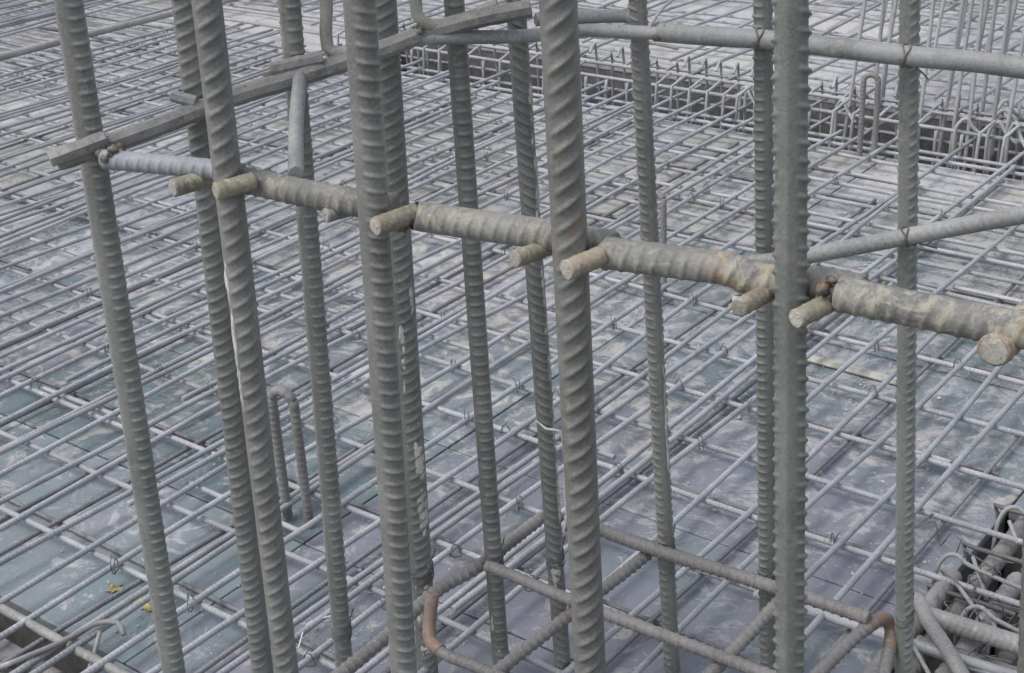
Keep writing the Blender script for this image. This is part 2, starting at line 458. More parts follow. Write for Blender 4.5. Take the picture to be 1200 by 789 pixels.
# lapped second bars lying against a bar of the upper layer
for x, y0, y1 in ((-2.06, .6, 2.1), (-1.545, 2.3, 4.6), (-1.74, 2.2, 4.3), (-2.80, .8, 2.9), (-3.19, 1.2, 4.1), (-3.64, 1.5, 4.4), (-4.0, 1.8, 4.7), (-4.38, 1.8, 4.7),
                  (-4.7, 2., 4.9), (-5.2, 2., 4.9), (-2.38, 1.6, 4.5), (-2.67, 2.0, 4.9), (-3.0, 1.9, 4.8), (-4.17, 1.6, 4.5)):
    o = link('mat_bar', random.choice(UP_S)); o.location = (x, y1 - 2.9, ZU + 0.001); o.rotation_euler.z = random.gauss(0, 0.006)
    tag(o, 'short lap bar lying close against a longer bar of the mat', 'reinforcing bar', 'short lap bars of the upper layer')
for k, y in enumerate(V_YS):
    cut = random.uniform(-3.8, -2.6)
    for x0, side in ((cut - 5.2, 'left'), (cut - 0.35, 'right')):
        o = link('cross_bar', random.choice(LOW))
        o.location = (x0, y + (0.014 if side == 'right' else 0), ZL); o.rotation_euler.z = -math.pi / 2 + random.gauss(0, 0.002)
        if side == 'right':
            if y < 2.6: tag(o, 'grey lower bar crossing under the mat and out over the right pit', 'reinforcing bar', 'lower bars reaching over the right pit')
            else: tag(o, 'grey lower bar crossing under the mat behind the column', 'reinforcing bar', 'lower bars behind the column')
        else: tag(o, 'grey lower bar crossing under the close bars on the left', 'reinforcing bar', 'lower bars of the mat on the left')
# second, lower layer lying on the panels
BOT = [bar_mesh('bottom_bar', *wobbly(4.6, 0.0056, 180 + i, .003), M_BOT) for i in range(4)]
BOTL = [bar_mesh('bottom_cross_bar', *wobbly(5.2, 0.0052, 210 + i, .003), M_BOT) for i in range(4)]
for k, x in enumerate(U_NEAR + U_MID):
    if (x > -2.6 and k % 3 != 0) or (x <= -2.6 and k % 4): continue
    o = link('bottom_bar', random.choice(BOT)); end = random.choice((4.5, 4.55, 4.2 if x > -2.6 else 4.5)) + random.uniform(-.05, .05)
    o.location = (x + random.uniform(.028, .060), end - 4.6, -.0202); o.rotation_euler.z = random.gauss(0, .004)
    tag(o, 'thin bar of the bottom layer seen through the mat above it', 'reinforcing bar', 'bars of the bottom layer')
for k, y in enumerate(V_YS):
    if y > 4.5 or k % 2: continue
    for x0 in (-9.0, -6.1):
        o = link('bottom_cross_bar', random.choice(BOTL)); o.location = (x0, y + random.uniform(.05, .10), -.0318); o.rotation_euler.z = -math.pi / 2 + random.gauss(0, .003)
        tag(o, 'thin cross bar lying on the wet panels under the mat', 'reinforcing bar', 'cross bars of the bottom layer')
# short loose pieces tucked into the mat
for x0, y0, x1, y1 in ((-1.13, 2.735, -0.99, 2.73), (-1.90, 2.36, -1.62, 2.355), (-2.35, 1.75, -2.0, 1.745), (-1.35, 3.62, -1.0, 3.62), (-2.6, 2.62, -2.2, 2.615), (-3.1, 2.6, -2.7, 2.6)):
    o = bar('cross_bar', [(x0, y0, ZL), (x1, y1, ZL)], 0.0062, M_MAT2)
    tag(o, 'short grey offcut of bar tucked under the mat', 'bar offcut', 'short offcuts under the mat')

# left edge of the deck: dirt-covered bar over the open corner pit and what lies in it
o = bar('edge_bar', [(-3.3, 1.222, -0.004), (-2.6, 1.219, -0.002), (-2.03, 1.221, -0.004), (-1.9, 1.225, -.006)], 0.0095, M_DIRTY, rough=0.05)
tag(o, 'dirt covered whitish bar along the open pit at the lower left', 'reinforcing bar')
o = bar('bent_wire_bar', [(-2.12, 1.09, 0.016), (-2.085, 1.20, 0.018), (-2.075, 1.27, 0.02), (-2.045, 1.302, 0.018), (-2.02, 1.295, 0.004)], 0.0052, M_DIRTY)
tag(o, 'thin bent bar with a hooked end beside the lower left pit', 'bent bar')
o = bar('bent_wire_bar', [(-2.055, 1.268, 0.012), (-2.03, 1.225, -0.015), (-2.02, 1.18, -.06)], 0.0045, M_DIRTY)
tag(o, 'thin bar leaning down into the lower left pit', 'bent bar')
for k, (y, z) in enumerate(((1.19, -0.07), (1.13, -0.08), (1.22, -0.13))):
    o = bar('pit_bar', [(-3.0, y, z), (-2.1 + .03 * k, y, z)], 0.017, M_TIE, nth=14, pitch=0.03, rib=.05, spp=4)
    tag(o, ['grey thick bar lying just inside the lower left pit', 'grey thick bar nearest the viewer in the lower left pit', 'grey thick bar deep in the lower left pit'][k], 'reinforcing bar')
o = link('timber_board', box_mesh('timber_board', 0.9, 0.045, 0.02, M_TIMBER, 0.002)); o.location = (-2.62, 1.155, -0.03)
tag(o, 'weathered board lying along the lower left pit', 'board')

# ------------------------------------------------------------------ column bars
def unit_bar(name, mat, d, pitch, rib, slant, halfw, roll, curve=0.0):
    V, F = sweep([(0, 0, -0.025), (0, 0, 2.0)], d / 2, nth=40, pitch=pitch, rib=rib, slant=slant, halfw=halfw, spp=10, lrib=0.07, curve=curve, roll=roll)
    return bar_mesh(name, V, F, mat)

def column_bar(x0, lean, y, d, face, mat, label, pitch=0.018, rib=0.165, slant=0.0, halfw=1.0, curve=0.0, group='upright bars of the column cage'):
    """face: degrees by which the visible row of lugs is turned to the right of the viewer"""
    o = link('column_bar', unit_bar('column_bar', mat, d, pitch, rib, slant, halfw, math.radians(face - 51 - 90), curve))
    o.location = (x0, y, 0)
    o.rotation_euler = (0, math.atan(lean), 0)
    tag(o, label, 'column bar', group)
    return o
VB = {}
VB['A'] = column_bar(-1.6648, .0375, 1.14, .0365, 52, M_VERT, 'thick upright bar with a smooth flank, crossed by the lower end of the welded rail', pitch=.0165, halfw=.80)
VB['Br'] = column_bar(-1.3588, .0304, 1.115, .0325, 12, M_VERT, 'thick upright bar with slanting ribs, in front of the rail and of its close twin', pitch=.021, slant=-.65, halfw=1.05)
VB['Bl'] = column_bar(-1.6210, .0461, 1.285, .0345, 0, M_VERT, 'thick upright bar behind the rail, half hidden by its slant ribbed twin', pitch=.018, slant=-.5)
VB['C'] = column_bar(-1.1474, .0383, 1.135, .0352, 30, M_VERT, 'thickest looking upright bar, with crescent ribs, in front of the mortar stained one', pitch=.0185, slant=.22, halfw=.88)
VB['Cr'] = column_bar(-1.4804, .0288, 1.547, .036, 22, M_VERT, 'upright bar streaked with white mortar down its lower half', pitch=.018, slant=-.55)
VB['E'] = column_bar(-.8283, -.0151, 1.155, .0355, 4, M_VERT_RUST, 'thick upright bar with steep ribs and rusty brown patches', pitch=.021, slant=-.75, halfw=1.0)
VB['G'] = column_bar(-.5722, -.0333, 1.195, .0308, 66, M_VERT_G, 'thick upright bar with a broad smooth face and ribs on one edge only', pitch=.0175, slant=.35, halfw=.85, rib=.19)
VB['D1'] = column_bar(-1.5632, .0466, 1.42, .0305, 46, M_VERT, 'upright bar where the grey strut meets the welded rail', pitch=.0165, halfw=1.0)
VB['D2'] = column_bar(-1.3696, -.0057, 1.62, .0290, 16, M_VERT, 'upright bar with level ribs behind the end of the rail', pitch=.0175)
VB['E2'] = column_bar(-1.2849, -.0285, 1.69, .0275, 0, M_VERT, 'upright bar with white string tied round it beside the rusty patched one', pitch=.0165, slant=.65)
VB['F'] = column_bar(-1.1303, -.0469, 1.81, .0265, -62, M_VERT, 'thin upright bar at the back standing next to a short hooked bar', pitch=.0150, slant=.3)
VB['G2'] = column_bar(-.9529, -.0357, 1.84, .0270, -62, M_VERT_G, 'upright bar half hidden behind the broad smooth one', pitch=.0150)
VB['H'] = column_bar(-.7086, -.0617, 1.85, .0255, 44, M_VERT_G, 'thin upright bar behind the diagonal tie, beside the pit with the beam bars', pitch=.0150, slant=-.6)
VB['R'] = column_bar(-.3914, -.0660, 1.50, .0250, 10, M_VERT, 'dark upright bar cut off by the edge of the photo over the pit', pitch=.0150)

# mortar stuck to some of the bars
def vnoise(nz, nt, fz, ft, g):
    """smooth value noise on a grid, three octaves"""
    out = np.zeros((nz, nt)); amp = 1
    for k in range(3):
        cz, ct = int(fz * 2 ** k) + 2, int(ft * 2 ** k) + 2
        c = g.uniform(-1, 1, (cz, ct))
        zi = np.linspace(0, cz - 1, nz); ti = np.linspace(0, ct - 1, nt)
        tmp = np.stack([np.interp(zi, np.arange(cz), c[:, j]) for j in range(ct)], 1)
        out += amp * np.stack([np.interp(ti, np.arange(ct), tmp[i]) for i in range(nz)], 0)
        amp *= .65
    return out
def splash(key, z0, z1, face, half, d, thr, seed):
    """a ragged crust of mortar: thin where its noise is low, so that it dips under the bar's skin there"""
    o = VB[key]; g = np.random.default_rng(seed)
    nz, nt_ = max(12, int((z1 - z0) / .0028)), 22
    z = np.linspace(z0, z1, nz); t = np.radians(face - 51) + np.radians(half) * np.linspace(-1, 1, nt_)
    h = vnoise(nz, nt_, (z1 - z0) / .035, half / 22, g) - thr
    edge = np.minimum(1, 6 * np.minimum(np.linspace(0, 1, nz), np.linspace(1, 0, nz)))[:, None] * np.minimum(1, 5 * np.minimum(np.linspace(0, 1, nt_), np.linspace(1, 0, nt_)))[None]
    h = np.where(edge < 1, h - (1 - edge) * 1.2, h)
    r = d / 2 * (1.02 + np.clip(h, -.5, .45) * .26)
    V = np.stack([r * np.cos(t)[None], r * np.sin(t)[None], np.repeat(z[:, None], nt_, 1)], -1).reshape(-1, 3)
    i = np.arange(nz - 1)[:, None] * nt_; j = np.arange(nt_ - 1)[None]
    F = np.stack([i + j, i + j + 1, i + nt_ + j + 1, i + nt_ + j], -1).reshape(-1, 4)
    # closed at the back, just under the skin of the bar
    n = len(V); Vb = V.copy(); Vb[:, :2] *= .8
    rim = [k for k in range(nt_)] + [k * nt_ + nt_ - 1 for k in range(1, nz)] + [(nz - 1) * nt_ + k for k in range(nt_ - 2, -1, -1)] + [k * nt_ for k in range(nz - 2, 0, -1)]
    Fs = [(rim[k], rim[k - 1], rim[k - 1] + n, rim[k] + n) for k in range(len(rim))]
    me = mesh_from('mortar_splash', np.vstack([V, Vb]), np.vstack([F, F[:, ::-1] + n, Fs]), M_SPLASH)
    s_ = link('mortar_splash', me, o)
    s_['label'] = 'white mortar stuck to the bar'
splash('Cr', .02, .22, -5, 55, .0365, .15, 1)
splash('Cr', .20, .52, 35, 40, .0365, .05, 2)
splash('Cr', .44, .74, -20, 18, .0365, .30, 3)
splash('Cr', .50, .80, 50, 22, .0365, .60, 13)
splash('Br', .72, 1.03, -62, 22, .0330, .25, 4)
splash('E2', .14, .22, 0, 50, .0280, .10, 5)
splash('E2', .45, 1.15, 66, 30, .0280, .10, 6)
splash('E2', .15, .50, 70, 26, .0280, .15, 7)
splash('G2', .55, 1.2, 72, 22, .0275, .25, 8)
splash('D2', .0, .17, -30, 40, .0295, .25, 11)
splash('D1', .45, .62, 60, 30, .0310, .30, 12)
splash('F', .30, .80, 55, 25, .0270, .45, 15)

# ------------------------------------------------------------------ front hoop, in pieces welded at the column bars
RIB = dict(nth=20, pitch=0.0165, rib=.125, slant=.35, halfw=1.25, spp=10, lrib=.05)
def weld(parent, p, rad, seed, n=7):
    g = random.Random(seed)
    pts = [(p[0] + g.gauss(0, rad * .8), p[1] + g.gauss(0, rad * .7), p[2] + g.gauss(0, rad * .7)) for _ in range(n)]
    link('weld', blob_mesh('weld', pts, rad, M_WELD, seed), parent)
zr = 1.08
h1 = bar('hoop_bar', [(-1.552, 1.106, zr), (-1.467, 1.13, zr), (-1.401, 1.148, zr), (-1.35, 1.158, zr)], .0128, M_HOOP_BLUE, **RIB)
tag(h1, 'bluish grey hoop piece from the left welded joint to the left pair', 'hoop bar', 'pieces of the front hoop')
weld(h1, (-1.535, 1.105, zr + .004), .008, 1)
h2 = bar('hoop_bar', [(-1.318, 1.139, zr + .002), (-1.243, 1.145, zr), (-1.151, 1.153, zr), (-1.10, 1.163, zr)], .0165, M_HOOP, **RIB)
tag(h2, 'tan ribbed hoop piece between the left pair and the centre left bar', 'hoop bar', 'pieces of the front hoop')
weld(h2, (-1.325, 1.135, zr + .002), .008, 2)
h3 = bar('hoop_bar', [(-1.055, 1.153, zr + .002), (-1.045, 1.158, zr), (-.970, 1.171, zr), (-.892, 1.185, zr), (-.815, 1.193, zr)], .0165, M_HOOP, **RIB)
tag(h3, 'yellow and grey hoop piece between the centre left and central bars', 'hoop bar', 'pieces of the front hoop')
weld(h3, (-1.065, 1.150, zr), .009, 3, 10)
h4 = bar('hoop_bar', [(-.812, 1.176, zr), (-.801, 1.177, zr), (-.730, 1.192, zr), (-.682, 1.200, zr + .001), (-.650, 1.206, zr - .006), (-.60, 1.226, zr - .006), (-.55, 1.232, zr - .006)], .0172, M_HOOP, **RIB)
tag(h4, 'grey brown hoop piece bent down between the central and right bars', 'hoop bar', 'pieces of the front hoop')
weld(h4, (-.822, 1.172, zr), .0085, 4, 9)
h5 = bar('hoop_bar', [(-.560, 1.203, zr), (-.546, 1.204, zr), (-.471, 1.208, zr), (-.400, 1.213, zr), (-.36, 1.217, zr)], .0172, M_HOOP, **RIB)
tag(h5, 'tan hoop piece right of the broad smooth bar', 'hoop bar', 'pieces of the front hoop')
weld(h5, (-.563, 1.198, zr + .004), .0085, 5, 9)

# short cut ends of cross links that poke out beside the bars
SR = dict(nth=18, pitch=.0145, rib=.07, spp=7, lrib=.06, rough=.018)
def stub(a, b, r, mat, label, seed=0):
    o = bar('cross_link', [a, b], r, mat, **SR)
    tag(o, label, 'cross link', 'cut ends of the cross links')
    A = np.array(a); d = (A - np.array(b)) / np.linalg.norm(A - np.array(b))
    n1 = np.cross(d, (0, 0, 1)); n1 /= np.linalg.norm(n1); n2 = np.cross(d, n1)
    g = np.random.default_rng(int(abs(a[0]) * 1e4))
    V = []
    for k, (rr, h) in enumerate(((.86, .10), (.84, .16), (.5, .19))):
        for t in np.linspace(0, 2 * np.pi, 16, endpoint=False):
            V.append(A + d * r * (h + g.normal(0, .015)) + r * rr * (1 + g.normal(0, .03)) * (math.cos(t) * n1 + math.sin(t) * n2))
    V.append(A + d * r * .18)
    F = [(i + k * 16, (i + 1) % 16 + k * 16, (i + 1) % 16 + k * 16 + 16, i + k * 16 + 16) for k in range(2) for i in range(16)]
    me = bpy.data.meshes.new('cut_face'); me.from_pydata([tuple(v) for v in V], [], F + [(32 + i, 32 + (i + 1) % 16, 48) for i in range(16)]); me.materials.append(M_CUT)
    link('cut_face', me, o)
    return o
zs = 1.065
stub((-1.418, 1.104, zs), (-1.404, 1.175, zs), .0115, M_STUB, 'olive cut bar end left of the front bar of the left pair')
stub((-1.304, 1.077, 1.090), (-1.288, 1.122, 1.092), .0108, M_STUB, 'yellowish cut bar end over the front bar of the left pair')
stub((-1.180, 1.132, zs), (-1.163, 1.190, zs), .0088, M_HOOP_PALE, 'grey cut bar end left of the centre left bar')
stub((-1.0745, 1.105, 1.081), (-1.062, 1.158, 1.083), .0112, M_STUB, 'cream cut bar end over the centre left bar')
stub((-.907, 1.140, zs), (-.891, 1.210, zs), .0098, M_STUB, 'tan cut bar end just left of the central bar')
stub((-.8190, 1.114, 1.081), (-.808, 1.158, 1.083), .0110, M_STUB_ORANGE, 'orange cut bar end over the central bar')
stub((-.642, 1.155, zs), (-.632, 1.245, zs), .0095, M_STUB_ORANGE, 'pinkish brown cut bar end left of the broad smooth bar')
stub((-.583, 1.160, zs), (-.567, 1.215, zs + .004), .0098, M_STUB, 'cream cut bar end right of the broad smooth bar')
stub((-.401, 1.190, 1.066), (-.396, 1.36, 1.068), .0155, M_STUB_ORANGE, 'thick rusty cut bar end at the right edge of the photo')

# welded rail on the left side, from the left bar back to the long hoop
rail = bar('side_rail', [(-1.608, 1.074, 1.077), (-1.561, 1.198, 1.095), (-1.533, 1.313, 1.11), (-1.482, 1.39, 1.125), (-1.423, 1.499, 1.145), (-1.387, 1.562, 1.16), (-1.318, 1.601, 1.18), (-1.262, 1.650, 1.19)],
           .0135, M_RAIL, nth=8, step=.014, flat=True, rough=.03, roll=.35)
tag(rail, 'brownish grey welded rail climbing across the left bars to the back', 'rail bar')
weld(rail, (-1.560, 1.120, 1.084), .010, 11, 8); weld(rail, (-1.50, 1.385, 1.132), .012, 12, 9); weld(rail, (-1.435, 1.48, 1.150), .009, 13, 7); weld(rail, (-1.39, 1.555, 1.160), .008, 14, 6)
o = bar('cut_rail_end', [(-1.606, 1.062, 1.084), (-1.574, 1.128, 1.098)], .0122, M_RAIL, flat=True, nth=6, step=.012, rough=.05, roll=.2)
tag(o, 'flat sided cut bar end lying along the lower end of the rail', 'bar offcut')
o = bar('cut_rail_end', [(-1.572, 1.245, 1.126), (-1.545, 1.262, 1.117)], .0085, M_HOOP_PALE, flat=True, nth=7, step=.008, rough=.04)
tag(o, 'small pale cut bar end standing on the rail left of the left pair', 'bar offcut')
o = bar('cut_rail_end', [(-1.508, 1.372, 1.138), (-1.462, 1.428, 1.146)], .0115, M_RAIL, flat=True, nth=8, step=.008, rough=.05)
tag(o, 'muddy cut bar end welded at the rail joint behind the left pair', 'bar offcut')
strut = bar('strut', [(-1.482, 1.402, 1.128), (-1.37, 1.28, 1.112), (-1.261, 1.167, 1.093)], .0098, M_HOOP_PALE, nth=14, pitch=.016, rib=.03, lrib=.09, spp=4)
tag(strut, 'smooth light grey strut slanting from the rail down to the front hoop', 'strut')

# long hoop at the back of the cage
fr = bar('back_hoop', [(-1.395, 1.553, 1.154), (-1.351, 1.585, 1.153), (-1.286, 1.655, 1.146), (-1.239, 1.75, 1.138), (-1.181, 1.778, 1.136), (-1.130, 1.782, 1.139)], .0098, M_HOOP_PALE, nth=18, pitch=.0155, rib=.06, spp=6, slant=.3)
tag(fr, 'pale bent hoop piece behind the central bar with fine ribs', 'hoop bar')
fr2 = bar('back_hoop', [(-1.132, 1.786, 1.139), (-1.038, 1.795, 1.141), (-.979, 1.806, 1.142), (-.904, 1.807, 1.143), (-.764, 1.811, 1.143), (-.678, 1.812, 1.146), (-.611, 1.815, 1.145), (-.45, 1.822, 1.145)], .0135, M_HOOP_PALE, nth=18, pitch=.0155, rib=.035, spp=6)
tag(fr2, 'long pale grey hoop reaching the top right edge of the photo', 'hoop bar')
weld(fr2, (-1.132, 1.782, 1.139), .0075, 21, 7)
fr3 = bar('back_hoop', [(-1.29, 1.70, 1.160), (-1.215, 1.80, 1.151), (-1.185, 1.81, 1.147)], .0095, M_HOOP_PALE, nth=14, pitch=.0155, rib=.03, spp=5)
tag(fr3, 'second pale hoop piece lying just above the back hoop', 'hoop bar')
dg = bar('diagonal_tie', [(-1.0, 1.81, .795), (-.896, 1.815, .83), (-.746, 1.817, .89), (-.587, 1.80, .958), (-.40, 1.77, 1.035)], .0118, M_HOOP_PALE, nth=18, pitch=.014, rib=.07, spp=6, slant=.6, lrib=.08, roll=2.6)
tag(dg, 'grey ribbed tie rising to the right edge above the tan hoop', 'tie bar')
weld(dg, (-.955, 1.818, .81), .008, 22)
# pale bent hooks hanging at the top of the rail
o = bar('hook_bar', [(-1.452, 1.45, 1.42), (-1.458, 1.45, 1.26), (-1.472, 1.45, 1.175), (-1.466, 1.452, 1.150), (-1.445, 1.47, 1.150), (-1.428, 1.50, 1.155)], .0090, M_PALE, nth=14, rough=.012)
tag(o, 'pale yellow hook bent onto the rail left of the centre left bar', 'hook bar')
o = bar('hook_bar', [(-1.388, 1.55, 1.42), (-1.388, 1.55, 1.22), (-1.383, 1.55, 1.185), (-1.371, 1.57, 1.172), (-1.345, 1.60, 1.176), (-1.305, 1.63, 1.196)], .0088, M_PALE, nth=14, rough=.012)
tag(o, 'pale yellow hook bent onto the end of the rail beside the back hoop', 'hook bar')

# ------------------------------------------------------------------ low ties just above the mat
TR = dict(nth=18, pitch=.0155, rib=.19, spp=8, halfw=1.3, lrib=.07)
def tie(P, label, mat=M_TIE, r=.0098, **kw):
    k = dict(TR); k.update(kw)
    o = bar('low_tie', P, r, mat, **k)
    tag(o, label, 'tie bar', 'low ties of the column cage')
    return o
zt = .22
tie([(-1.385, .85, zt), (-1.39, 1.30, zt), (-1.405, 1.50, zt), (-1.390, 1.60, zt + .002), (-1.392, 1.79, zt)], 'low tie with a rusty underside running back past the mortar streaked bar', r=.0108)
tie([(-1.36, 1.587, zt + .021), (-1.33, 1.590, zt + .021), (-1.186, 1.588, zt + .02), (-1.043, 1.592, zt + .02), (-.905, 1.596, zt + .02), (-.72, 1.60, zt + .02)], 'low tie crossing in front of the string tied bar')
tie([(-1.204, .9, zt), (-1.189, 1.39, zt), (-1.178, 1.60, zt), (-1.168, 1.79, zt)], 'low tie ending at the thin back bar, under the cross tie')
tie([(-1.31, 1.788, zt + .021), (-1.162, 1.785, zt + .021), (-.955, 1.80, zt + .02), (-.884, 1.805, zt + .02), (-.765, 1.808, zt + .02)], 'low tie along the back bars ending at the rusty hook', r=.0108)
tie([(-1.24, 1.815, zt - .002), (-1.162, 1.818, zt), (-.955, 1.825, zt - .002), (-.93, 1.825, zt - .002)], 'second dark low tie lying against the one along the back bars')
tie([(-.912, 1.0, zt), (-.912, 1.577, zt), (-.915, 1.79, zt)], 'low tie ending beside the broad smooth right bar')
o = tie([(-.785, 1.1, zt), (-.778, 1.667, zt), (-.762, 1.82, zt + .004), (-.752, 1.85, zt - .004), (-.742, 1.850, zt - .025), (-.728, 1.80, zt - .055), (-.70, 1.72, zt - .08), (-.69, 1.55, zt - .085)], 'low tie turned back in a hook with a rusty orange bend', r=.0098)
rb = bar('rusty_bend', [(-.766, 1.80, zt + .003), (-.760, 1.828, zt + .005), (-.751, 1.851, zt - .004), (-.742, 1.851, zt - .025), (-.734, 1.825, zt - .043)], .0113, M_RUST, o, nth=14)
rb['label'] = 'orange rusted bend of the tie'
o = tie([(-1.345, 1.43, zt + .06), (-1.342, 1.415, zt + .02), (-1.325, 1.395, zt), (-1.28, 1.383, zt), (-1.211, 1.386, zt), (-.95, 1.39, zt)], 'low tie with an orange bend at the foot of the mortar streaked bar', r=.009)
rb = bar('rusty_bend', [(-1.345, 1.432, zt + .062), (-1.342, 1.415, zt + .02), (-1.325, 1.395, zt), (-1.295, 1.386, zt)], .0112, M_RUST, o, nth=14)
rb['label'] = 'orange rusted bend of the tie'

for key, z in (('D2', .232), ('F', .235), ('G2', .232), ('H', .235), ('Cr', .21), ('E2', .225), ('D1', .13)):
    o = VB[key]; r = {'D2': .0145, 'F': .01325, 'G2': .0135, 'H': .01275, 'Cr': .018, 'E2': .01375, 'D1': .01525}[key] * 1.13
    a = np.linspace(0, 4.4 * np.pi, 44)
    P = [(r * math.cos(t), r * math.sin(t), z - .012 + .024 * k / 44 + .006 * math.sin(t)) for k, t in enumerate(a)]
    P += [(P[-1][0] * 1.25, P[-1][1] * 1.25, P[-1][2] + .006), (P[-1][0] * 1.5, P[-1][1] * 1.5, P[-1][2] + .018)]
    bar('tie_wire', P, .0013, M_WIRE, o, nth=6, step=.004)

def wrap(o, p, axis, r, seed):
    """binding wire wound round a bar at p, bar axis given"""
    g = np.random.default_rng(seed); ax = np.array(axis, float); ax /= np.linalg.norm(ax)
    u = np.cross(ax, (0, 0, 1) if abs(ax[2]) < .9 else (1, 0, 0)); u /= np.linalg.norm(u); v = np.cross(ax, u)
    P = []
    for k in range(40):
        t = k / 39 * 4.6 * np.pi
        P.append(np.array(p) + r * (math.cos(t) * u + math.sin(t) * v) + ax * (.010 * (k / 39 - .5) + .004 * math.sin(2.3 * t)))
    e = P[-1] - np.array(p)
    P += [P[-1] + e * .5 + ax * .006, P[-1] + e * 1.0 + ax * .014 + g.normal(0, .003, 3)]
    bar('tie_wire', P, .00125, M_WIRE, o, nth=6, step=.004)
wrap(fr2, (-.765, 1.811, 1.143), (1, 0, 0), .0150, 5)
wrap(fr2, (-.979, 1.806, 1.142), (1, .05, 0), .0150, 6)
wrap(dg, (-.748, 1.817, .889), (.15, 0, .06), .0135, 7)

# string tied round one bar
o = bar('white_string', [(-1.302, 1.668, .503), (-1.296, 1.672, .497), (-1.280, 1.668, .494), (-1.262, 1.668, .497), (-1.254, 1.674, .487), (-1.252, 1.676, .42), (-1.256, 1.678, .37), (-1.250, 1.674, .34), (-1.256, 1.67, .30)], .0022, M_STRING, nth=6, step=.006, rough=.12)
tag(o, 'thin white string tied round a back bar and hanging down', 'string')
o = bar('white_wire', [(-1.42, 1.50, .10), (-1.72, 1.555, .012), (-1.74, 1.505, .014), (-1.705, 1.445, .012)][1:], .0016, M_STRING, nth=6, step=.01)
tag(o, 'thin white wire curling on the mat right of the left pair', 'wire')

# ------------------------------------------------------------------ standing hooked bars
def hooked(p0, p1, top, r, label, ribbed=True):
    p0, p1 = np.array(p0), np.array(p1); d = np.linalg.norm(p1 - p0) / 2; m = (p0 + p1) / 2
    P = [(*p0, -.028), (*p0, .1), (*p0, top - d)]
    for a in np.linspace(0, np.pi, 9)[1:-1]:
        q = m + (p0 - m) * math.cos(a); P.append((*q, top - d + d * math.sin(a)))
    P += [(*p1, top - d), (*p1, .1), (*p1, -.028)]
    o = bar('hooked_bar', P, r, M_TIE, nth=14, pitch=.0145 if ribbed else 0, rib=.16, spp=6, step=.01)
    tag(o, label, 'hooked bar')
hooked((-2.095, 1.797), (-2.034, 1.801), .285, .0102, 'standing hooked bar between the left pair and the rail carrying bar')
hooked((-2.062, 3.203), (-2.020, 3.20), .272, .0085, 'standing hooked bar just right of the thin back bar')
hooked((-2.062, 4.532), (-2.015, 4.545), .270, .0095, 'standing hooked bar before the back trench left of the furthest right upright')

# ------------------------------------------------------------------ right pit: heavy beam bars with stirrups
PB = dict(nth=20, pitch=.019, rib=.10, spp=7, slant=.4)
for k, (x, z, y1, lab) in enumerate(((-.826, -.020, 2.35, 'thick dusty beam bar ending beside the mat at the left rim of the right pit'),
                                     (-.790, -.045, 2.70, 'thick beam bar second from the left rim of the right pit'),
                                     (-.725, -.030, 2.42, 'thick pale beam bar in the middle of the right pit'),
                                     (-.760, -.12, 2.66, 'dark beam bar deep in the right pit'),
                                     (-.665, -.06, 2.66, 'thick beam bar at the right side of the right pit'),
                                     (-.60, -.04, 2.66, 'thick beam bar beyond the right side of the right pit'),
                                     (-.70, -.17, 2.66, 'dark beam bar at the bottom of the right pit'))):
    o = bar('beam_bar', [(x, 1.0, z), (x, y1, z)], .0175 if k != 3 else .015, M_DIRTY if k in (0, 2) else M_TIE, **PB)
    tag(o, lab, 'beam bar', 'thick bars in the right pit')
o = bar('beam_cross_bar', [(-.80, 2.155, .018), (-.644, 2.165, .016), (-.3, 2.18, .014)], .0175, M_DIRTY, **dict(PB, pitch=.012))
tag(o, 'thick closely ribbed bar lying across the beam bars', 'beam bar')
o = bar('beam_cross_bar', [(-.80, 2.118, -.02), (-.60, 2.13, -.022), (-.3, 2.14, -.024)], .0150, M_TIE, **PB)
tag(o, 'dark bar lying below the closely ribbed cross bar', 'beam bar')
o = bar('beam_cross_bar', [(-1.1, 2.06, .004), (-.797, 2.082, .004), (-.604, 2.10, .0), (-.2, 2.13, 0)], .0095, M_MAT2, nth=14)
tag(o, 'smooth grey bar across the near end of the right pit', 'beam bar')
o = bar('bent_beam_bar', [(-.845, 2.20, .00), (-.825, 2.17, .035), (-.79, 2.13, .030), (-.745, 2.09, .025), (-.69, 2.045, .01), (-.62, 1.98, -.02)], .0135, M_DIRTY, nth=16, rough=.01)
tag(o, 'smooth bent bar coming out over the near end of the right pit', 'bent bar')
def loop(x, y, wx, ztop, label):
    P = [(x - .028, y - .02, -.07), (x - .030, y, -.01), (x - .018, y + .012, .022), (x + .004, y + .015, .030), (x + .03, y + .010, .020), (x + wx * .5, y + .004, .012), (x + wx, y, .006)]
    o = bar('stirrup_hook', P, .0045, M_HOOP_PALE, nth=8, step=.006)
    tag(o, label, 'stirrup')
loop(-.826, 2.335, .24, 0, 'thin stirrup hooked over the pale end of the left beam bar')
loop(-.790, 2.56, .24, 0, 'thin stirrup hooked over the beam bar near the far end of the pit')
loop(-.725, 2.20, .20, 0, 'thin stirrup hooked over the middle beam bar')
for k, P in enumerate(([(-.800, 2.29, .012), (-.712, 2.20, .016)], [(-.800, 2.372, .022), (-.742, 2.30, -.01)], [(-.796, 2.555, .006), (-.760, 2.51, -.01)], [(-.80, 2.075, .02), (-.735, 2.02, .0)], [(-.70, 2.215, .01), (-.66, 2.17, -.01)])):
    o = bar('stirrup_rod', P, .0042, M_HOOP_PALE, nth=8)
    tag(o, 'thin light stirrup rod slanting across the beam bars in the right pit', 'stirrup', 'slanting stirrup rods in the right pit')
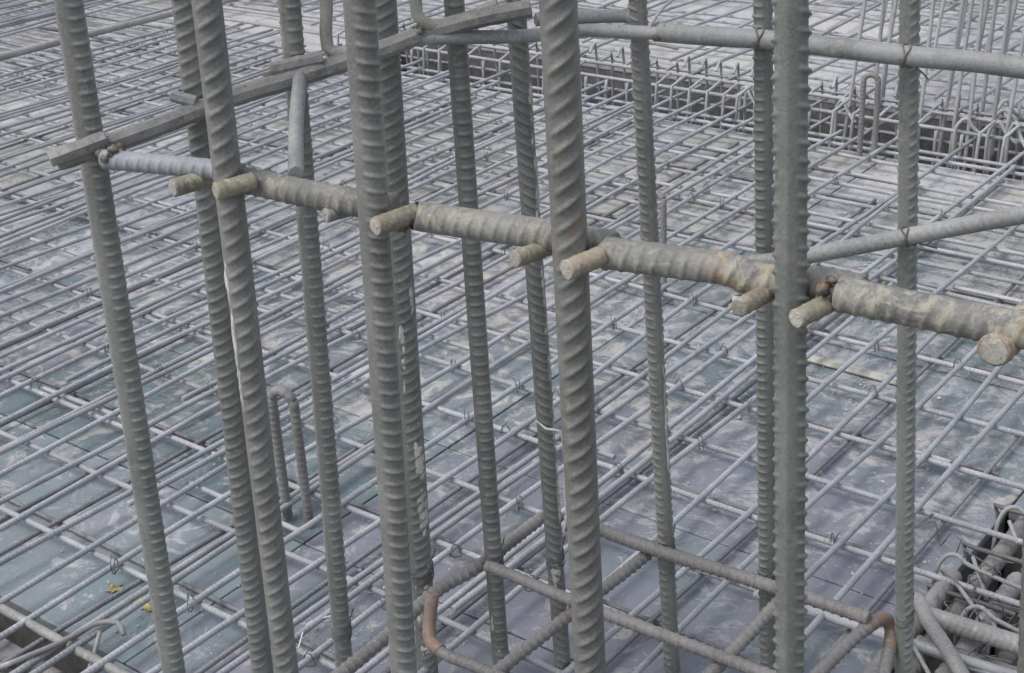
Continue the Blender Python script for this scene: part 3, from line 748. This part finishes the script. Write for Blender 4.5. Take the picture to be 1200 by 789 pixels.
for k, y in enumerate((1.95, 2.28, 2.45, 2.62)):
    P = [(-.84, y, -.22), (-.84, y, -.03), (-.82, y, -.01), (-.5, y, -.012), (-.48, y, -.03), (-.48, y, -.22)]
    o = bar('stirrup', P, .005, M_WIRE, nth=8, step=.02)
    tag(o, 'dark stirrup round the beam bars down in the right pit', 'stirrup', 'stirrups down in the right pit')

for k in range(14):
    g = random.Random(40 + k); x, y = g.uniform(-.85, -.62), g.uniform(2.08, 2.6); z = g.uniform(-.01, .03)
    P = [(x, y, z)]
    for i in range(6):
        P.append((P[-1][0] + g.gauss(0, .022), P[-1][1] + g.gauss(0, .022), z + g.uniform(-.03, .022)))
    o = bar('wire_tangle', P, .0016, M_WIRE, nth=6, step=.006)
    tag(o, 'curl of dark tie wire caught among the beam bars', 'wire', 'curls of wire in the beam pit')

# ------------------------------------------------------------------ back trench: beam cage
for k, (y, z) in enumerate(((4.69, -.024), (4.70, -.10), (4.72, -.22), (5.08, .014), (5.10, -.12), (4.88, -.26), (4.80, .03), (4.97, .03))):
    o = bar('trench_bar', [(-9, y, z), (-5, y + .01, z - .004), (-2, y, z), (.4, y - .01, z)], .0075 if k not in (2, 5) else .011, M_MAT if k in (0, 3) else M_MAT2, nth=10, step=.12, rough=.01)
    tag(o, ['light bar along the near rim of the back trench', 'bar along the near side of the back trench below the rim bar', 'thick bar low on the near side of the back trench',
            'light bar along the far rim of the back trench', 'bar along the far side of the back trench', 'thick bar along the bottom of the back trench',
            'bar laid over the stirrups nearer the viewer', 'bar laid over the stirrups further from the viewer'][k], 'reinforcing bar')
P = [(0, 4.71, .05), (0, 4.70, .02), (0, 4.70, -.30), (0, 4.72, -.32), (0, 5.06, -.32), (0, 5.08, -.30), (0, 5.08, .02), (0, 5.06, .035), (0, 4.98, .03)]
ST = [bar_mesh('trench_stirrup', *sweep(P, .0058, nth=8, step=.03), M_MAT)]
P2 = [(0.03, 4.76, .10), (.01, 4.71, .075), (0, 4.70, .03), (0, 4.705, -.30), (0, 5.07, -.31), (0, 5.08, .03), (.01, 5.05, .08), (.03, 4.99, .06)]
ST.append(bar_mesh('trench_stirrup', *sweep(P2, .0058, nth=8, step=.03), M_MAT2))
x = -4.7
while x < -.9:
    o = link('trench_stirrup', random.choice(ST)); o.location.x = x; o.rotation_euler.z = 0
    o.rotation_euler.x = 0
    tag(o, 'thin grey stirrup standing in the back trench', 'stirrup', 'stirrups standing in the back trench')
    x += random.uniform(.055, .10)
# open hooks along the far rim
for k in range(13):
    x = random.uniform(-2.7, -1.0); y = random.choice((4.78, 4.98, 5.12)); a = random.uniform(-.6, .9); s = random.uniform(.05, .11)
    c, n = math.cos(a), math.sin(a)
    P = [(x, y, -.10), (x, y, .03), (x + .012 * c, y + .012 * n, .03 + s * .5), (x + .035 * c, y + .035 * n, .04 + s * .6), (x + .06 * c, y + .06 * n, .03 + s * .3), (x + .10 * c, y + .10 * n, .015 + s * .1)]
    o = bar('rim_hook', P, .0066, M_STARTER, nth=8, step=.012)
    tag(o, 'bent hook end sticking up along the back trench', 'hook bar', 'hook ends along the back trench')

# starter bars standing beyond the trench on the right
SB = [bar_mesh('starter_bar', *sweep([(0, 0, -.2), (.01 * i, 0, .4), (.03 * i, .01, 1.1)], .0078, nth=8, step=.05), M_STARTER) for i in (-1, 0, 1)]
for k, (x, y, ln) in enumerate(((-2.303, 4.95, .11), (-2.24, 5.1, .08), (-2.195, 4.96, .10), (-2.14, 5.1, .05), (-2.022, 4.95, .06), (-1.985, 5.08, .07), (-1.946, 5.2, .08), (-1.902, 4.96, .05),
                                (-1.86, 5.12, .05), (-1.838, 4.95, .04), (-1.80, 5.1, .06), (-1.752, 4.95, .06), (-1.708, 4.96, .07), (-1.69, 5.15, .05), (-2.08, 5.35, .09), (-1.95, 5.5, .1), (-2.4, 5.4, .07), (-2.5, 5.6, .12), (-2.3, 5.7, .1), (-2.62, 5.9, .08), (-2.15, 5.9, .12),
                                (-1.62, 4.95, .05), (-1.56, 5.0, .06), (-1.50, 4.95, .05))):
    o = link('starter_bar', random.choice(SB)); o.location = (x, y, 0); o.rotation_euler = (random.gauss(0, .03), ln, 0)
    tag(o, 'thin pale starter bar standing up at the back trench on the right', 'starter bar', 'starter bars standing at the back right')

# ------------------------------------------------------------------ far mats
o = bar('rim_beam', [(-5.98, 3.0, .035), (-5.95, 3.9, .035), (-5.87, 4.75, .04), (-5.79, 5.4, .04), (-5.72, 6.2, .04)], .017, M_DIRTY, nth=14, rough=.01)
tag(o, 'long thick dusty bar lying on the far left mat', 'reinforcing bar')
x = -6.0
while x > -11.5:
    o = link('far_mat_bar', random.choice(FAR)); o.location = (x, random.uniform(-.6, .6), .01 + random.uniform(0, .05)); o.rotation_euler = (random.gauss(0, .004), 0, random.gauss(.0, .02))
    tag(o, 'thin pale bar of the crowded far left mat', 'reinforcing bar', 'long bars of the far left mat')
    x -= random.uniform(.05, .10)
for y in np.arange(2.2, 8.5, .21):
    o = link('far_cross_bar', random.choice(FARL)); o.location = (-14, y + random.uniform(-.05, .05), -.008); o.rotation_euler = (0, 0, -math.pi / 2 + random.gauss(0, .01))
    tag(o, 'pale cross bar under the crowded far left mat', 'reinforcing bar', 'cross bars of the far left mat')
x = -1.2
while x > -9.0:
    o = link('far_mat_bar', random.choice(FAR)); o.location = (x, 5.12 + random.uniform(-.2, .15), .008 + random.uniform(0, .02)); o.rotation_euler = (random.gauss(.0, .002), 0, random.gauss(0, .008))
    tag(o, 'thin pale bar of the mat beyond the back trench', 'reinforcing bar', 'long bars of the mat beyond the trench')
    x -= random.uniform(.10, .17)
for y in np.arange(5.3, 10.5, .16):
    for x0 in (-8.6, -.9 - 8.0):
        pass
    o = link('far_cross_bar', random.choice(FARL)); o.location = (-8.7, y + random.uniform(-.05, .05), -.007); o.rotation_euler = (0, 0, -math.pi / 2 + random.gauss(0, .006))
    tag(o, 'pale cross bar of the mat beyond the back trench', 'reinforcing bar', 'cross bars of the mat beyond the trench')
for k in range(46):
    x = random.uniform(-8.8, -2.2); y = random.uniform(5.2, 7.2); L = random.uniform(.3, 1.1); a = random.choice((0, math.pi / 2)) + random.gauss(0, .25)
    z = random.uniform(.02, .09)
    P = [(x, y, z), (x + math.cos(a) * L * .5, y + math.sin(a) * L * .5, z + random.uniform(-.01, .03)), (x + math.cos(a) * L, y + math.sin(a) * L, z)]
    o = bar('loose_bar', P, .0075, M_DIRTY, nth=8, step=.1)
    tag(o, 'loose pale bar lying askew on the mats beyond the trench', 'loose bar', 'loose bars beyond the trench')

# ------------------------------------------------------------------ odds and ends on the deck
o = link('plank', box_mesh('plank', .30, .032, .010, M_PLANK, .003, .002)); o.location = (-1.40, 3.07, FZ + .0065); o.rotation_euler.z = -.02
tag(o, 'pale yellowish plank lying under the bars right of the broad smooth bar', 'plank')
o = link('spacer_block', box_mesh('spacer_block', .05, .04, .035, M_BLOCK, .004, .003)); o.location = (-1.80, 3.245, FZ + .018); o.rotation_euler.z = .5
tag(o, 'small grey concrete spacer block under the mat', 'spacer block')
def leaf(name, pts, loc, label):
    n = len(pts)
    V = [(x, y, .002 + .004 * math.sin(9 * x * 20)) for x, y in pts] + [(0, 0, .006)]
    V += [(v[0], v[1], v[2] - .001) for v in V]
    me = bpy.data.meshes.new(name)
    F = [(i, (i + 1) % n, n) for i in range(n)] + [((i + 1) % n + n + 1, i + n + 1, 2 * n + 1) for i in range(n)] + [(i, i + n + 1, (i + 1) % n + n + 1, (i + 1) % n) for i in range(n)]
    me.from_pydata(V, [], F); me.materials.append(M_LEAF)
    o = link(name, me); o.location = loc
    tag(o, label, 'leaf')
leaf('leaf', [(.019, .0), (.016, .012), (.004, .008), (-.004, .021), (-.010, .009), (-.021, .006), (-.012, -.006), (-.014, -.016), (.001, -.010), (.010, -.017), (.011, -.006)], (-2.205, 1.415, FZ + .002), 'ragged yellow leaf lying in the mesh near the lower left pit')
leaf('leaf', [(-.04, -.006), (-.02, -.014), (.02, -.012), (.045, -.004), (.04, .008), (.0, .012), (-.035, .008)], (-2.11, 1.415, FZ + .003), 'long yellow leaf beside the furthest left upright')
# crumbs of concrete scattered on the panels: nobody could count them
V, F = [], []
ico = .8 * np.array([(1, 0, 0), (-1, 0, 0), (0, 1, 0), (0, -1, 0), (0, 0, 1), (0, 0, -.6)], float)
icf = np.array([(0, 2, 4), (2, 1, 4), (1, 3, 4), (3, 0, 4), (2, 0, 5), (1, 2, 5), (3, 1, 5), (0, 3, 5)])
for k in range(2600):
    if k < 1500: x, y = random.uniform(-6, -.85), random.uniform(1.3, 4.6)
    else:
        cx, cy = random.choice(((-1.35, 2.98), (-2.0, 1.42), (-1.05, 2.75), (-1.7, 1.6), (-1.5, 3.3), (-3, 2.4), (-1.0, 2.35)))
        x, y = random.gauss(cx, .09), random.gauss(cy, .07)
        if x > -.85 or y < 1.29: continue
    s = abs(random.gauss(0, .0022)) + .0010
    V.append(ico * s * rng.uniform(.5, 1.3, (6, 3)) + (x, y, FZ + s * .4)); F.append(icf + 6 * (len(V) - 1))
tag(link('concrete_crumbs', mesh_from('concrete_crumbs', np.vstack(V), np.vstack(F), M_CRUMB, False)), kind='stuff')
# a faded red rag far behind the starter bars
g = random.Random(3)
n = 9
V = [(.11 * (i / (n - 1) - .5), .09 * (j / (n - 1) - .5), .03 * math.sin(i * 1.3) * math.cos(j * 1.1) + .05 + g.uniform(-.006, .006)) for i in range(n) for j in range(n)]
F = [(i * n + j, (i + 1) * n + j, (i + 1) * n + j + 1, i * n + j + 1) for i in range(n - 1) for j in range(n - 1)]
o = link('red_rag', mesh_from('red_rag', V, F, M_RED)); o.location = (-3.13, 6.6, 0)
md = o.modifiers.new('thickness', 'SOLIDIFY'); md.thickness = .004
tag(o, 'faded red rag lying far back at the top edge of the photo', 'rag')
